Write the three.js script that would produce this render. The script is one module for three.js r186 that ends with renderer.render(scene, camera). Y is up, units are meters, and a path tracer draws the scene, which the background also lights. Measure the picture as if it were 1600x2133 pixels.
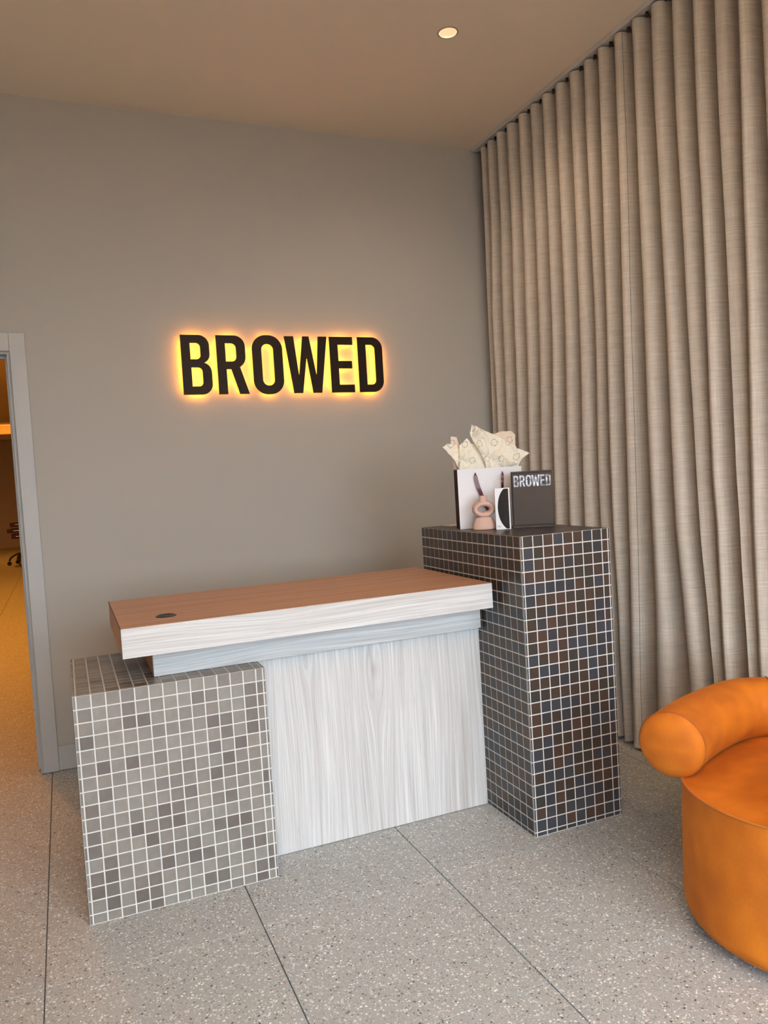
import * as THREE from 'three';
import { RoundedBoxGeometry } from 'three/addons/geometries/RoundedBoxGeometry.js';
import { mergeGeometries, mergeVertices, toCreasedNormals } from 'three/addons/utils/BufferGeometryUtils.js';
import { ImprovedNoise } from 'three/addons/math/ImprovedNoise.js';
import { RectAreaLightUniformsLib } from 'three/addons/lights/RectAreaLightUniformsLib.js';

// ------------------------------------------------------------------ camera, daylight, exposure
const scene = new THREE.Scene();
const camera = new THREE.PerspectiveCamera(67.19, 1600 / 2133, 0.05, 80);
camera.position.set(0.114, 1.5579, 4.6973);
camera.rotation.set(-0.0484, -0.3933, -0.0599, 'YXZ');
scene.add(camera);

const renderer = new THREE.WebGLRenderer({ antialias: true });
renderer.toneMapping = THREE.LinearToneMapping;
renderer.toneMappingExposure = 1.03;
renderer.shadowMap.enabled = true;
RectAreaLightUniformsLib.init();

scene.background = new THREE.Color().setRGB(0.52, 0.63, 0.78);   // overcast sky
const skyLight = new THREE.RectAreaLight(new THREE.Color().setRGB(0.775, 0.90, 1.01), 10.0, 26, 8);   // the bright cloud over the street
skyLight.position.set(-3.0, 4.6, 13.0);
skyLight.lookAt(0.6, 1.2, 3.0);
scene.add(skyLight);
const WARM = new THREE.Color().setRGB(1.0, 0.74, 0.50), AMBER = new THREE.Color().setRGB(1.0, 0.33, 0.012), SALON = new THREE.Color().setRGB(1.0, 0.34, 0.035);
const HEADER_COVE = 900, ROOM_LAMP = 2.4, SALON_LAMP = 19, COVE = 1.6, SIGN_POWER = 22;

// ------------------------------------------------------------------ helpers
function rng(seed) { return () => { seed |= 0; seed = (seed + 0x6d2b79f5) | 0; let t = Math.imul(seed ^ (seed >>> 15), 1 | seed); t = (t + Math.imul(t ^ (t >>> 7), 61 | t)) ^ t; return ((t ^ (t >>> 14)) >>> 0) / 4294967296; }; }
const perlin = new ImprovedNoise();
const N = (x, y, z = 0) => perlin.noise(x, y, z);
const lerp = (a, b, t) => a + (b - a) * t, clamp = (v, a = 0, b = 1) => Math.min(b, Math.max(a, v));
const used = {};
function numbered(name) { const k = (used[name] = (used[name] ?? -1) + 1); return k ? `${name}_${String(k).padStart(3, '0')}` : name; }
function shade(o) { o.castShadow = o.receiveShadow = true; return o; }
function part(name, geometry, material, parent) { const m = shade(new THREE.Mesh(geometry, material)); m.name = name; parent.add(m); return m; }
function thing(name, label, category, [x, y, z] = [0, 0, 0], turn = 0, group) {
  const o = new THREE.Group(); o.name = numbered(name); o.position.set(x, y, z); o.rotation.y = turn;
  o.userData = { label, category }; if (group) o.userData.group = group;
  scene.add(o); return o;
}
function struct(name, geometry, material, parent = scene) {
  const m = geometry ? shade(new THREE.Mesh(geometry, material)) : new THREE.Group(); m.name = name;
  if (parent === scene) m.userData.kind = 'structure';
  parent.add(m); return m;
}
// uv in metres, projected along the main axis of each face; grain 'u' or 'v' tells which world direction runs along the texture's v
function metricUV(g, swap = false, off = [0, 0]) {
  const p = g.attributes.position, n = g.attributes.normal, uv = new Float32Array(p.count * 2);
  for (let i = 0; i < p.count; i++) {
    const ax = Math.abs(n.getX(i)), ay = Math.abs(n.getY(i)), az = Math.abs(n.getZ(i));
    let u, v;
    if (ay >= ax && ay >= az) { u = p.getX(i); v = p.getZ(i); } else if (ax >= az) { u = p.getZ(i); v = p.getY(i); } else { u = p.getX(i); v = p.getY(i); }
    uv[2 * i] = (swap ? v : u) + off[0]; uv[2 * i + 1] = (swap ? u : v) + off[1];
  }
  g.setAttribute('uv', new THREE.BufferAttribute(uv, 2)); return g;
}
function boxAt(x0, y0, z0, x1, y1, z1, r = 0, swap = false) {   // a box between two corners, edges rounded by r
  const w = x1 - x0, h = y1 - y0, d = z1 - z0;
  let g = r ? new RoundedBoxGeometry(w, h, d, 2, r) : new THREE.BoxGeometry(w, h, d);
  g.translate((x0 + x1) / 2, (y0 + y1) / 2, (z0 + z1) / 2);
  return metricUV(g, swap);
}
function smooth(g) {                       // vertex normals, averaged where vertices coincide
  g.computeVertexNormals(); const p = g.attributes.position, n = g.attributes.normal, at = new Map();
  for (let i = 0; i < p.count; i++) { const k = [p.getX(i), p.getY(i), p.getZ(i)].map((q) => Math.round(q * 2e4)).join(); (at.get(k) ?? at.set(k, []).get(k)).push(i); }
  for (const l of at.values()) if (l.length > 1) { const s = new THREE.Vector3(); for (const i of l) s.add(new THREE.Vector3().fromBufferAttribute(n, i)); s.normalize(); for (const i of l) n.setXYZ(i, s.x, s.y, s.z); }
  return g;
}
const join = (list) => mergeGeometries(list.map((g) => (g.index ? g.toNonIndexed() : g)));
function lathe(profile, seg = 64) { return new THREE.LatheGeometry(profile.map(([r, y]) => new THREE.Vector2(r, y)), seg); }
function dataTex(w, h, fn, srgb = true) {
  const a = new Uint8Array(w * h * 4);
  for (let y = 0; y < h; y++) for (let x = 0; x < w; x++) { const c = fn(x / w, y / h, x, y), i = (y * w + x) * 4; a[i] = c[0]; a[i + 1] = c[1]; a[i + 2] = c[2]; a[i + 3] = 255; }
  const t = new THREE.DataTexture(a, w, h); t.wrapS = t.wrapT = THREE.MirroredRepeatWrapping; t.magFilter = THREE.LinearFilter; t.minFilter = THREE.LinearMipmapLinearFilter; t.generateMipmaps = true;
  if (srgb) t.colorSpace = THREE.SRGBColorSpace; t.needsUpdate = true; return t;
}
function canvasTex(w, h, draw) {
  const c = document.createElement('canvas'); c.width = w; c.height = h; draw(c.getContext('2d'), w, h);
  const t = new THREE.CanvasTexture(c); t.colorSpace = THREE.SRGBColorSpace; t.wrapS = t.wrapT = THREE.RepeatWrapping; return t;
}
const col = (r, g, b) => new THREE.Color().setRGB(r, g, b);
const std = (o) => new THREE.MeshStandardMaterial(o), phy = (o) => new THREE.MeshPhysicalMaterial(o);
// noise that repeats with period 1 in both directions
const tileN = (u, v, fx, fy, z) => { const a = u * 2 * Math.PI, s = fx / (2 * Math.PI); return N(Math.cos(a) * s + 31.7, Math.sin(a) * s + 11.3, v * fy + z); };

// ------------------------------------------------------------------ materials
const terrazzoMap = canvasTex(2048, 2048, (g, w) => {
  const r = rng(5);
  g.fillStyle = 'rgb(170,171,170)'; g.fillRect(0, 0, w, w);
  const chip = (x, y, s, c) => {
    g.fillStyle = c; g.beginPath(); const n = 5 + Math.floor(r() * 3), a0 = r() * 6.28, el = 0.55 + r() * 0.45, ca = Math.cos(a0), sa = Math.sin(a0), pts = [];
    for (let k = 0; k < n; k++) { const a = (k / n) * 6.283, q = s * (0.7 + r() * 0.5), px = Math.cos(a) * q, py = Math.sin(a) * q * el; pts.push([px * ca - py * sa, px * sa + py * ca]); }
    for (const ox of x < 20 ? [0, w] : x > w - 20 ? [0, -w] : [0]) for (const oy of y < 20 ? [0, w] : y > w - 20 ? [0, -w] : [0]) {
      g.beginPath(); pts.forEach(([px, py], k) => (k ? g.lineTo(x + ox + px, y + oy + py) : g.moveTo(x + ox + px, y + oy + py))); g.closePath(); g.fill();
    }
  };
  for (let k = 0; k < 64000; k++) {       // fine aggregate
    const t = r(), v = t < 0.55 ? 165 + r() * 52 : 116 + r() * 40; chip(r() * w, r() * w, 1.0 + r() * 2.1, `rgb(${v | 0},${(v * 0.995) | 0},${(v * 0.98) | 0})`);
  }
  for (let k = 0; k < 25000; k++) {       // white, dark, brown and red marble chips
    const t = r(), s = 1.7 + Math.pow(r(), 2.0) * 5.6;
    let c; if (t < 0.68) { const v = 196 + r() * 56; c = [v, v * 0.992, v * 0.975]; } else if (t < 0.85) { const v = 72 + r() * 56; c = [v, v * 0.97, v * 0.93]; } else if (t < 0.97) { const v = 125 + r() * 40; c = [v * 1.03, v * 0.98, v * 0.9]; } else c = [146 + r() * 20, 116 + r() * 15, 106 + r() * 12];
    chip(r() * w, r() * w, t > 0.97 ? s * 1.25 : s, `rgb(${c[0] | 0},${c[1] | 0},${c[2] | 0})`);
  }
});
terrazzoMap.repeat.set(1 / 1.41, 1 / 1.41);
const terrazzo = std({ color: col(0.95, 1.01, 1.05), map: terrazzoMap, roughness: 0.55 });
const floorGrout = std({ color: col(0.2, 0.2, 0.2), roughness: 0.9 });

function woodMap(dark, light, contrast, seed, knots) {
  return dataTex(1024, 1024, (u, v) => {
    let du = 0;
    for (const [ku, kv, s] of knots) { let dx = u - ku; dx -= Math.round(dx); let dy = v - kv; dy -= Math.round(dy); const e = Math.exp(-(dx * dx) / (s * s) - (dy * dy) / (s * s * 7)); du += dx * e * 1.6; }
    const warp = 0.035 * tileN(u, v, 3, 2.0, seed) * 1.0, x = u + warp - du;
    const big = tileN(x, v * 0 + 0.5, 9, 0, seed + 3) * 0.26 + tileN(x, v, 16, 1.2, seed + 9) * 0.26;
    const mid = tileN(x, v, 60, 2.2, seed + 17) * 0.42, fine = tileN(x, v, 230, 5, seed + 23) * 0.62, pore = tileN(u, v, 420, 26, seed + 31);
    let t = 0.55 + contrast * (big + mid + fine) - (pore > 0.32 ? (pore - 0.32) * 0.9 : 0) * contrast;
    for (const [ku, kv, s] of knots) { let dx = u - ku; dx -= Math.round(dx); let dy = v - kv; dy -= Math.round(dy); t -= 0.55 * contrast * Math.exp(-(dx * dx) / (s * s * 0.1) - (dy * dy) / (s * s * 0.16)); }
    t = clamp(t); return [0, 1, 2].map((k) => lerp(dark[k], light[k], t));
  });
}
const paleWoodMap = woodMap([160, 158, 156], [226, 226, 226], 0.55, 2.2, [[0.55, 0.42, 0.05], [0.86, 0.5, 0.035]]);
const paleWood = std({ map: paleWoodMap, roughness: 0.5 });
const tanWoodMap = woodMap([146, 108, 84], [208, 165, 136], 0.55, 7.7, []);
const tanWood = std({ map: tanWoodMap, roughness: 0.42 });
const edgeBlack = std({ color: col(0.02, 0.018, 0.016), roughness: 0.6 });

const speckMap = dataTex(512, 512, (() => {
  const r = rng(77), b = new Float32Array(512 * 512).fill(0.36);
  for (let i = 0; i < b.length; i++) b[i] *= 0.94 + r() * 0.12;
  for (let k = 0; k < 260; k++) { const x = Math.floor(r() * 512), y = Math.floor(r() * 512), s = r() < 0.25 ? 2 : 1, v = 0.6 + r() * 0.4; for (let i = 0; i < s; i++) for (let j = 0; j < s; j++) b[((y + j) % 512) * 512 + ((x + i) % 512)] = v; }
  return (u, v, x, y) => { const t = 255 * b[y * 512 + x]; return [t, t, t]; };
})(), false);
speckMap.repeat.set(2, 2);     // half a metre a side
const cementMap = dataTex(512, 512, (u, v) => { const t = 214 + 26 * tileN(u, v, 12, 12, 3) + 18 * tileN(u, v, 60, 60, 8) + 14 * tileN(u, v, 190, 190, 1); return [t, t, t]; }, false);
cementMap.repeat.set(3, 3);
const groutPale = std({ color: col(0.62, 0.615, 0.59), roughness: 0.9 });
const darkTones = [[0.052, 0.038, 0.031], [0.043, 0.036, 0.030], [0.060, 0.040, 0.032], [0.040, 0.037, 0.033], [0.036, 0.039, 0.047], [0.042, 0.047, 0.059]];
const darkMats = darkTones.map(([r, g, b]) => phy({ color: col(r / 0.36, g / 0.36, b / 0.36), map: speckMap, roughness: 0.33, specularIntensity: 0.85 }));
const darkStuff = phy({ color: col(1 / 0.36, 1 / 0.36, 1 / 0.36), map: speckMap, roughness: 0.33, vertexColors: true, specularIntensity: 0.85 });
const paleTones = [[0.362, 0.342, 0.308], [0.330, 0.310, 0.280], [0.292, 0.268, 0.244], [0.245, 0.220, 0.203], [0.205, 0.178, 0.166], [0.392, 0.374, 0.338]];
const paleMats = paleTones.map(([r, g, b]) => phy({ color: col(r, g, b).multiplyScalar(0.66), map: cementMap, roughness: 0.36 }));
const paleStuff = phy({ color: col(0.66, 0.66, 0.66), map: cementMap, roughness: 0.36, vertexColors: true });

const wallPaint = std({ color: col(0.415, 0.40, 0.37), roughness: 0.85 });
const ceilingPaint = std({ color: col(0.90, 0.755, 0.585), roughness: 0.9 });
const trimPaint = std({ color: col(0.42, 0.425, 0.425), roughness: 0.45 });
const salonPaint = std({ color: col(0.6, 0.55, 0.48), roughness: 0.8 });
const linenMap = dataTex(1024, 1024, (u, v) => {
  const slubH = tileN(v, u, 330, 9, 2), slubV = tileN(u, v, 330, 5, 6), wide = tileN(v, u, 90, 3, 12) * 0.6, cl = tileN(u, v, 8, 8, 4);
  const t = clamp(0.55 + 0.30 * slubH + 0.17 * slubV + 0.12 * wide + 0.04 * cl);
  return [lerp(156, 236, t), lerp(148, 227, t), lerp(137, 215, t)];
});
linenMap.repeat.set(1 / 0.55, 1 / 0.55);
const linen = phy({ map: linenMap, roughness: 0.95, sheen: 0.25, sheenRoughness: 0.6, sheenColor: col(0.6, 0.58, 0.55), side: THREE.DoubleSide });
const velvetMap = dataTex(512, 512, (u, v) => { const t = clamp(0.55 + 0.5 * tileN(u, v, 5, 5, 3) + 0.32 * tileN(u, v, 14, 14, 9) + 0.1 * tileN(u, v, 120, 120, 5)); return [lerp(168, 212, t), lerp(88, 121, t), lerp(3, 11, t)]; });
const velvet = phy({ map: velvetMap, roughness: 0.8, sheen: 0.55, sheenRoughness: 0.42, sheenColor: col(0.8, 0.36, 0.05) });
const piping = phy({ color: col(0.50, 0.15, 0.015), roughness: 0.7, sheen: 0.4, sheenColor: col(0.9, 0.5, 0.2) });
const blackPlastic = std({ color: col(0.012, 0.012, 0.013), roughness: 0.35 });
const whiteMetal = std({ color: col(0.62, 0.6, 0.57), roughness: 0.5 });

// ------------------------------------------------------------------ the room
const H = 3.7387, RX = 3.03, LX = -3.4, FZ = 5.7, DX0 = -1.03, DX1 = -0.1059, DH = 2.3397, WT = 0.15;
const lamps = [[2.057, 1.219, 'round recessed warm downlight in the ceiling near the curtain'], [0.15, 3.2, 'recessed downlight above the open floor'], [2.057, 5.2, 'recessed downlight by the shop window, curtain side'], [0.15, 5.2, 'recessed downlight by the middle of the shop window']];
const salonLamps = [[-0.95, -3.2, 'amber recessed downlight just inside the salon door'], [-0.95, -6.4, 'amber recessed downlight second from the salon door'], [-2.6, -3.6, 'amber recessed downlight deep to the side of the salon'], [-1.3, -9.5, 'amber recessed downlight halfway down the salon'], [-1.6, -16.5, 'amber recessed downlight near the salon trolley']];
{
  // floor: a slab with single terrazzo tiles bedded on it
  const floor = struct('floor');
  part('slab', boxAt(LX - 0.2, -0.2, -22, RX + 0.2, -0.009, FZ + 0.2), floorGrout, floor);
  const P = 0.7055, X0 = -0.0515, Z0 = 2.0665, r = rng(12), T = 0.0095;
  const shapes = [];
  for (let k = 0; k < 6; k++) {
    const w = P - 0.004, d = P - 0.0022, b = 0.0008, g = new THREE.BufferGeometry(), v = [], ix = [];
    const ring = (x, z, y) => { const s = v.length / 3; v.push(-x, y, -z, x, y, -z, x, y, z, -x, y, z); return s; };
    const a = ring(w / 2 - b, d / 2 - b, 0), c = ring(w / 2, d / 2, -b), e = ring(w / 2, d / 2, -T);
    ix.push(a, a + 2, a + 1, a, a + 3, a + 2);
    for (const [p, q] of [[a, c], [c, e]]) for (let i = 0; i < 4; i++) { const j = (i + 1) % 4; ix.push(p + i, p + j, q + i, p + j, q + j, q + i); }
    g.setAttribute('position', new THREE.Float32BufferAttribute(v, 3)); g.setIndex(ix);
    const f = toCreasedNormals(g, 0.2), ou = r() * 1.41, ov = r() * 1.41, rot = k % 2, p = f.attributes.position, uv = new Float32Array(p.count * 2);
    for (let i = 0; i < p.count; i++) { const x = p.getX(i), z = p.getZ(i); uv[2 * i] = (rot ? z : x) + ou; uv[2 * i + 1] = (rot ? x : z) + ov; }
    f.setAttribute('uv', new THREE.BufferAttribute(uv, 2)); shapes.push(f);
  }
  for (let i = -5; i <= 4; i++) for (let j = -33; j <= 6; j++) {
    const x = X0 + P * (i + 0.5), z = Z0 + P * (j - 0.5);
    if (x > 3.3 || z > FZ + 0.2 || z < -21.7 || (z < -0.5 && (i < -3 || i > -1))) continue;
    const m = part('floor_tile', shapes[Math.floor(r() * 6)], terrazzo, floor); m.position.set(x, 0, z);
  }
}
{
  // ceiling with round openings for the recessed lamps
  const plate = (x0, z0, x1, z1, holes, y0, y1) => {
    const s = new THREE.Shape([[x0, -z0], [x1, -z0], [x1, -z1], [x0, -z1]].map((p) => new THREE.Vector2(...p)));
    for (const [x, z] of holes) { const h = new THREE.Path(); h.absarc(x, -z, 0.0475, 0, Math.PI * 2, true); s.holes.push(h); }
    const g = new THREE.ExtrudeGeometry(s, { depth: y1 - y0, bevelEnabled: false, curveSegments: 40 }); g.rotateX(-Math.PI / 2); g.translate(0, y0, 0); return g;
  };
  struct('ceiling', join([plate(LX - 0.2, 0, RX + 0.2, FZ + 0.2, lamps, H, H + 0.2), plate(LX - 0.2, -22, RX + 0.2, 0, salonLamps, H, H + 0.2)]), ceilingPaint);
  // walls
  struct('wall_back', join([boxAt(DX1, 0, -WT, RX + 0.2, H, 0), boxAt(DX0, DH, -WT, DX1, H, 0), boxAt(LX, 0, -WT, DX0, H, 0)]), wallPaint);
  struct('wall_right', boxAt(RX, 0, 0, RX + 0.2, H, FZ), wallPaint);
  struct('wall_left', boxAt(LX - 0.2, 0, 0, LX, H, FZ), wallPaint);
  const wx0 = -0.9, wx1 = 2.8, wy0 = 0.05, wy1 = 2.7;
  struct('wall_front', join([boxAt(LX - 0.2, 0, FZ, wx0, H, FZ + 0.2), boxAt(wx1, 0, FZ, RX + 0.2, H, FZ + 0.2), boxAt(wx0, wy1, FZ, wx1, H, FZ + 0.2), boxAt(wx0, 0, FZ, wx1, wy0, FZ + 0.2)]), wallPaint);
  const win = struct('window_1');
  const fr = std({ color: col(0.03, 0.03, 0.03), roughness: 0.4 }), pane = phy({ color: col(0.97, 0.98, 0.98), transmission: 1, thickness: 0, roughness: 0, ior: 1.5 });
  const bays = 3, bw = (wx1 - wx0) / bays;
  for (let k = 0; k <= bays; k++) part('mullion', boxAt(wx0 + k * bw - 0.025, wy0, FZ + 0.06, wx0 + k * bw + 0.025, wy1, FZ + 0.14), fr, win);
  for (let k = 0; k < bays; k++) {
    for (const y of [wy0, wy1 - 0.05]) part('rail', boxAt(wx0 + k * bw + 0.025, y, FZ + 0.06, wx0 + (k + 1) * bw - 0.025, y + 0.05, FZ + 0.14), fr, win);
    part('pane', boxAt(wx0 + k * bw + 0.025, wy0 + 0.05, FZ + 0.098, wx0 + (k + 1) * bw - 0.025, wy1 - 0.05, FZ + 0.1), pane, win);
  }
  struct('pavement', boxAt(-12, -0.3, FZ + 0.2, 12, -0.02, 26), std({ color: col(0.46, 0.455, 0.44), roughness: 0.95 }));
  // the salon beyond the door
  struct('wall_salon_left', boxAt(LX - 0.2, 0, -22, LX, H, -WT), salonPaint);
  struct('wall_salon_right', boxAt(1.2, 0, -22, 1.4, H, -WT), salonPaint);
  struct('wall_salon_back', boxAt(LX, 0, -21.8, 1.2, H, -21.6), salonPaint);
  struct('wall_salon_ledge', boxAt(LX, 3.28, -21.6, 1.2, 3.44, -21.0, 0.01), salonPaint);
  // door casing and baseboard
  const c = struct('trim_1'), z0 = 0, z1 = 0.018, ci = -0.0944, co = -0.0138, top = 2.4507, di = DX0 - 0.0115, dO = di - 0.0806, ti = DH + 0.0115;
  part('casing', boxAt(ci, 0.003, z0, co, top, z1, 0.003), trimPaint, c);
  part('casing', boxAt(dO, 0.003, z0, di, top, z1, 0.003), trimPaint, c);
  part('casing', boxAt(di, ti + 0.0, z0, ci, top, z1 - 0.0006, 0.003), trimPaint, c);
  const j = struct('door_1');
  part('jamb', boxAt(DX1 - 0.004, 0.004, -WT - 0.004, DX1 + 0.001, DH, 0.006, 0.001), trimPaint, j);
  part('jamb', boxAt(DX0 - 0.001, 0.004, -WT - 0.004, DX0 + 0.004, DH, 0.006, 0.001), trimPaint, j);
  part('jamb_head', boxAt(DX0, DH - 0.004, -WT - 0.004, DX1, DH + 0.001, 0.006, 0.001), trimPaint, j);
  part('door_stop', boxAt(DX1 - 0.018, 0.006, -0.10, DX1 - 0.004, DH - 0.004, -0.062, 0.002), trimPaint, j);
  part('door_stop', boxAt(DX0 + 0.004, 0.006, -0.10, DX0 + 0.018, DH - 0.004, -0.062, 0.002), trimPaint, j);
  part('door_stop', boxAt(DX0 + 0.018, DH - 0.018, -0.10, DX1 - 0.018, DH - 0.004, -0.062, 0.002), trimPaint, j);
  struct('baseboard_back', boxAt(co + 0.0005, 0.003, 0, RX, 0.1384, 0.0135, 0.002), trimPaint);
}

// ------------------------------------------------------------------ reception desk
const LB = { x0: 0.0915, x1: 0.7922, z0: 1.0891, z1: 1.7607, h: 0.8367 };
const DP = { x0: 1.8356, x1: 2.2889, z0: 1.0446, z1: 1.9899, h: 1.27 };
{
  const d = thing('reception_desk', 'reception desk with tan counter top and white wood-grain front, between two tiled blocks', 'desk', [0.269, 0, 1.0247]);
  const o = (g) => g.translate(-0.269, 0, -1.0247);
  const K = { x0: 0.2689, x1: 1.8036, z0: 1.0247, z1: 1.7971, y0: 0.952, y1: 1.0619 };
  const ct = part('countertop', o(boxAt(K.x0 + 0.0012, K.y0, K.z0, K.x1, K.y1, K.z1 - 0.003, 0.0012, true)), tanWood, d);
  const tw = tanWoodMap; tw.repeat.set(1 / 0.8, 1 / 1.6);
  part('front_fascia', o(boxAt(K.x0 + 0.0012, K.y0 + 0.0004, K.z1 - 0.003, K.x1, K.y1 - 0.0018, K.z1, 0.0008, true)), paleWood, d);
  paleWoodMap.repeat.set(1 / 0.95, 1 / 1.7);
  part('edge_strip', o(join([boxAt(K.x0, K.y1 - 0.0022, K.z0, K.x0 + 0.0022, K.y1 + 0.0003, K.z1), boxAt(K.x0, K.y0, K.z1 - 0.0024, K.x0 + 0.0016, K.y1, K.z1 + 0.0003)])), edgeBlack, d);
  const gx = 0.45 - 0.269, gz = 1.622 - 1.0247;
  const gr = part('cable_grommet', lathe([[0.0, 0.0012], [0.029, 0.0012], [0.030, 0.0022], [0.0325, 0.0036], [0.037, 0.0034], [0.0398, 0.0016], [0.040, 0]].map(([r, y]) => [r, y]), 48).translate(gx, K.y1, gz), blackPlastic, d);
  part('grommet_slot', new RoundedBoxGeometry(0.034, 0.0024, 0.012, 2, 0.001).translate(gx - 0.008, K.y1 + 0.0018, gz - 0.004), std({ color: col(0.004, 0.004, 0.004), roughness: 0.25 }), gr);
  const A = { x0: 0.3861, x1: 1.823, z1: 1.6452, y0: 0.8375, y1: 0.952 };
  part('apron_front', o(boxAt(A.x0 + 0.001, A.y0, A.z1 - 0.018, A.x1, A.y1, A.z1, 0.0008, true)), paleWood, d);
  part('apron_side', o(boxAt(A.x0, A.y0, 1.13, A.x0 + 0.018, A.y1, A.z1 - 0.018, 0.0006, true)), tanWood, d);
  part('front_panel', o(metricUV(boxAt(LB.x1 + 0.0005, 0.002, 1.575, DP.x0 - 0.0005, A.y0, 1.6001, 0.001), false, [0.07, 0.0])), paleWood, d);
}
// a mosaic tile lying in the xy plane, its back at z = 0: bevelled, without a back face
const tileShapes = {};
function mosaicTile(w, h, k) {
  const key = [w.toFixed(4), h.toFixed(4), k].join();
  if (tileShapes[key]) return tileShapes[key];
  const t = 0.0042, b = 0.0009, g = new THREE.BufferGeometry(), v = [], ix = [], r = rng(k * 17 + 3), j = () => (r() - 0.5) * 0.0005;
  const ring = (x, y, z) => { const s = v.length / 3; v.push(-x + j(), -y + j(), z, x + j(), -y + j(), z, x + j(), y + j(), z, -x + j(), y + j(), z); return s; };
  const a = ring(w / 2 - b, h / 2 - b, t), c = ring(w / 2, h / 2, t - b), e = ring(w / 2, h / 2, 0);
  ix.push(a, a + 1, a + 2, a, a + 2, a + 3);
  for (const [p, q] of [[a, c], [c, e]]) for (let i = 0; i < 4; i++) { const n = (i + 1) % 4; ix.push(p + i, q + i, p + n, p + n, q + i, q + n); }
  g.setAttribute('position', new THREE.Float32BufferAttribute(v, 3)); g.setIndex(ix);
  const f = toCreasedNormals(g, 0.4), p = f.attributes.position, uv = new Float32Array(p.count * 2), ou = r(), ov = r();
  for (let i = 0; i < p.count; i++) { uv[2 * i] = p.getX(i) + ou; uv[2 * i + 1] = p.getY(i) + ov; }
  f.setAttribute('uv', new THREE.BufferAttribute(uv, 2));
  return (tileShapes[key] = f);
}
const cuts = (total, first, pitch, last) => {     // [start, end] of each tile along an edge: a strip, full tiles, what is left, a strip
  const out = []; let p = 0; if (first) { out.push([0, first]); p = first; }
  while (p + pitch <= total - last + 1e-6) { out.push([p, p + pitch]); p += pitch; }
  if (total - last - p > 0.004) out.push([p, total - last]);
  if (last) out.push([total - last, total]); return out;
};
function tiledBlock(root, B, faces, tones, mats, stuffMat, tone, seed) {
  const e = 0.0013, G = 0.0047, r = rng(seed), stuff = [];
  part('grout_core', boxAt(B.x0 + e, 0, B.z0 + e, B.x1 - e, B.h - e, B.z1 - e).translate(-B.x0, 0, -B.z0), groutPale, root);
  let single = 0, strips = 0;
  for (const f of faces) {
    for (const [u0, u1, us] of f.us) for (const [v0, v1, vs] of f.vs) {
      const w = u1 - u0 - G, h = v1 - v0 - G, uc = (u0 + u1) / 2, vc = (v0 + v1) / 2; if (w < 0.002 || h < 0.002) continue;
      const k = Math.floor(r() * 5), ti = tone(f, uc, vc, r), strip = w < 0.015 || h < 0.011;
      const m = new THREE.Matrix4().makeBasis(f.U, f.V, f.W).setPosition(f.O.clone().addScaledVector(f.U, uc).addScaledVector(f.V, vc).addScaledVector(f.W, -0.0042));
      const jit = new THREE.Matrix4().makeRotationFromEuler(new THREE.Euler((r() - 0.5) * 0.008, (r() - 0.5) * 0.008, (r() - 0.5) * 0.012)); m.multiply(jit);
      const own = f.own && f.own(uc, vc) && (strip ? strips < 290 : single < 300);
      if (own) {
        const t = part(strip ? 'edge_tile' : 'tile', mosaicTile(w, h, k), mats[ti], root); m.decompose(t.position, t.quaternion, t.scale);
        strip ? strips++ : single++;
      } else {
        const g = mosaicTile(w, h, k).clone().applyMatrix4(m), c = new Float32Array(g.attributes.position.count * 3);
        for (let i = 0; i < c.length; i += 3) { c[i] = tones[ti][0]; c[i + 1] = tones[ti][1]; c[i + 2] = tones[ti][2]; }
        g.setAttribute('color', new THREE.BufferAttribute(c, 3)); stuff.push(g);
      }
    }
  }
  const s = part('mosaic_tiles', mergeGeometries(stuff), stuffMat, root); s.userData.kind = 'stuff';
}
const V3 = (x, y, z) => new THREE.Vector3(x, y, z), EX = V3(1, 0, 0), EY = V3(0, 1, 0), EZ = V3(0, 0, 1);
{
  const w = LB.x1 - LB.x0, d = LB.z1 - LB.z0, h = LB.h, root = thing('tiled_pedestal', 'low pedestal clad in pale grey-beige mosaic tiles, carrying the left end of the desk', 'pedestal', [LB.x0, 0, LB.z0]);
  const us = cuts(w, 0.0125, 0.05, 0.011), ys = cuts(h, 0, 0.05, 0).map(([a, b]) => [h - b, h - a]), zs = cuts(d, 0.011, 0.05, 0.0);
  const down = [...ys];
  const faces = [
    { id: 'front', O: V3(0, 0, d), U: EX, V: EY, W: EZ, us, vs: down, own: () => true },
    { id: 'top', O: V3(0, h, d), U: EX, V: EZ.clone().negate(), W: EY, us, vs: zs, own: (u, v) => v < 0.20 || u < 0.3 },
    { id: 'left', O: V3(0, 0, 0), U: EZ, V: EY, W: EX.clone().negate(), us: zs.map(([a, b]) => [d - b, d - a]), vs: down },
    { id: 'right', O: V3(w, 0, d), U: EZ.clone().negate(), V: EY, W: EX, us: zs.filter((q) => q[0] < 0.15), vs: down },
    { id: 'back', O: V3(w, 0, 0), U: EX.clone().negate(), V: EY, W: EZ.clone().negate(), us, vs: down },
  ];
  tiledBlock(root, LB, faces, paleTones, paleMats, paleStuff, (f, u, v, r) => {
    const q = r() + 0.35 * N(u * 7 + 3, v * 7, 1.5) + 0.1 * (v / h - 0.5); return q > 0.8 ? 5 : q > 0.52 ? 0 : q > 0.34 ? 1 : q > 0.2 ? 2 : q > 0.06 ? 3 : 4;
  }, 21);
}
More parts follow.
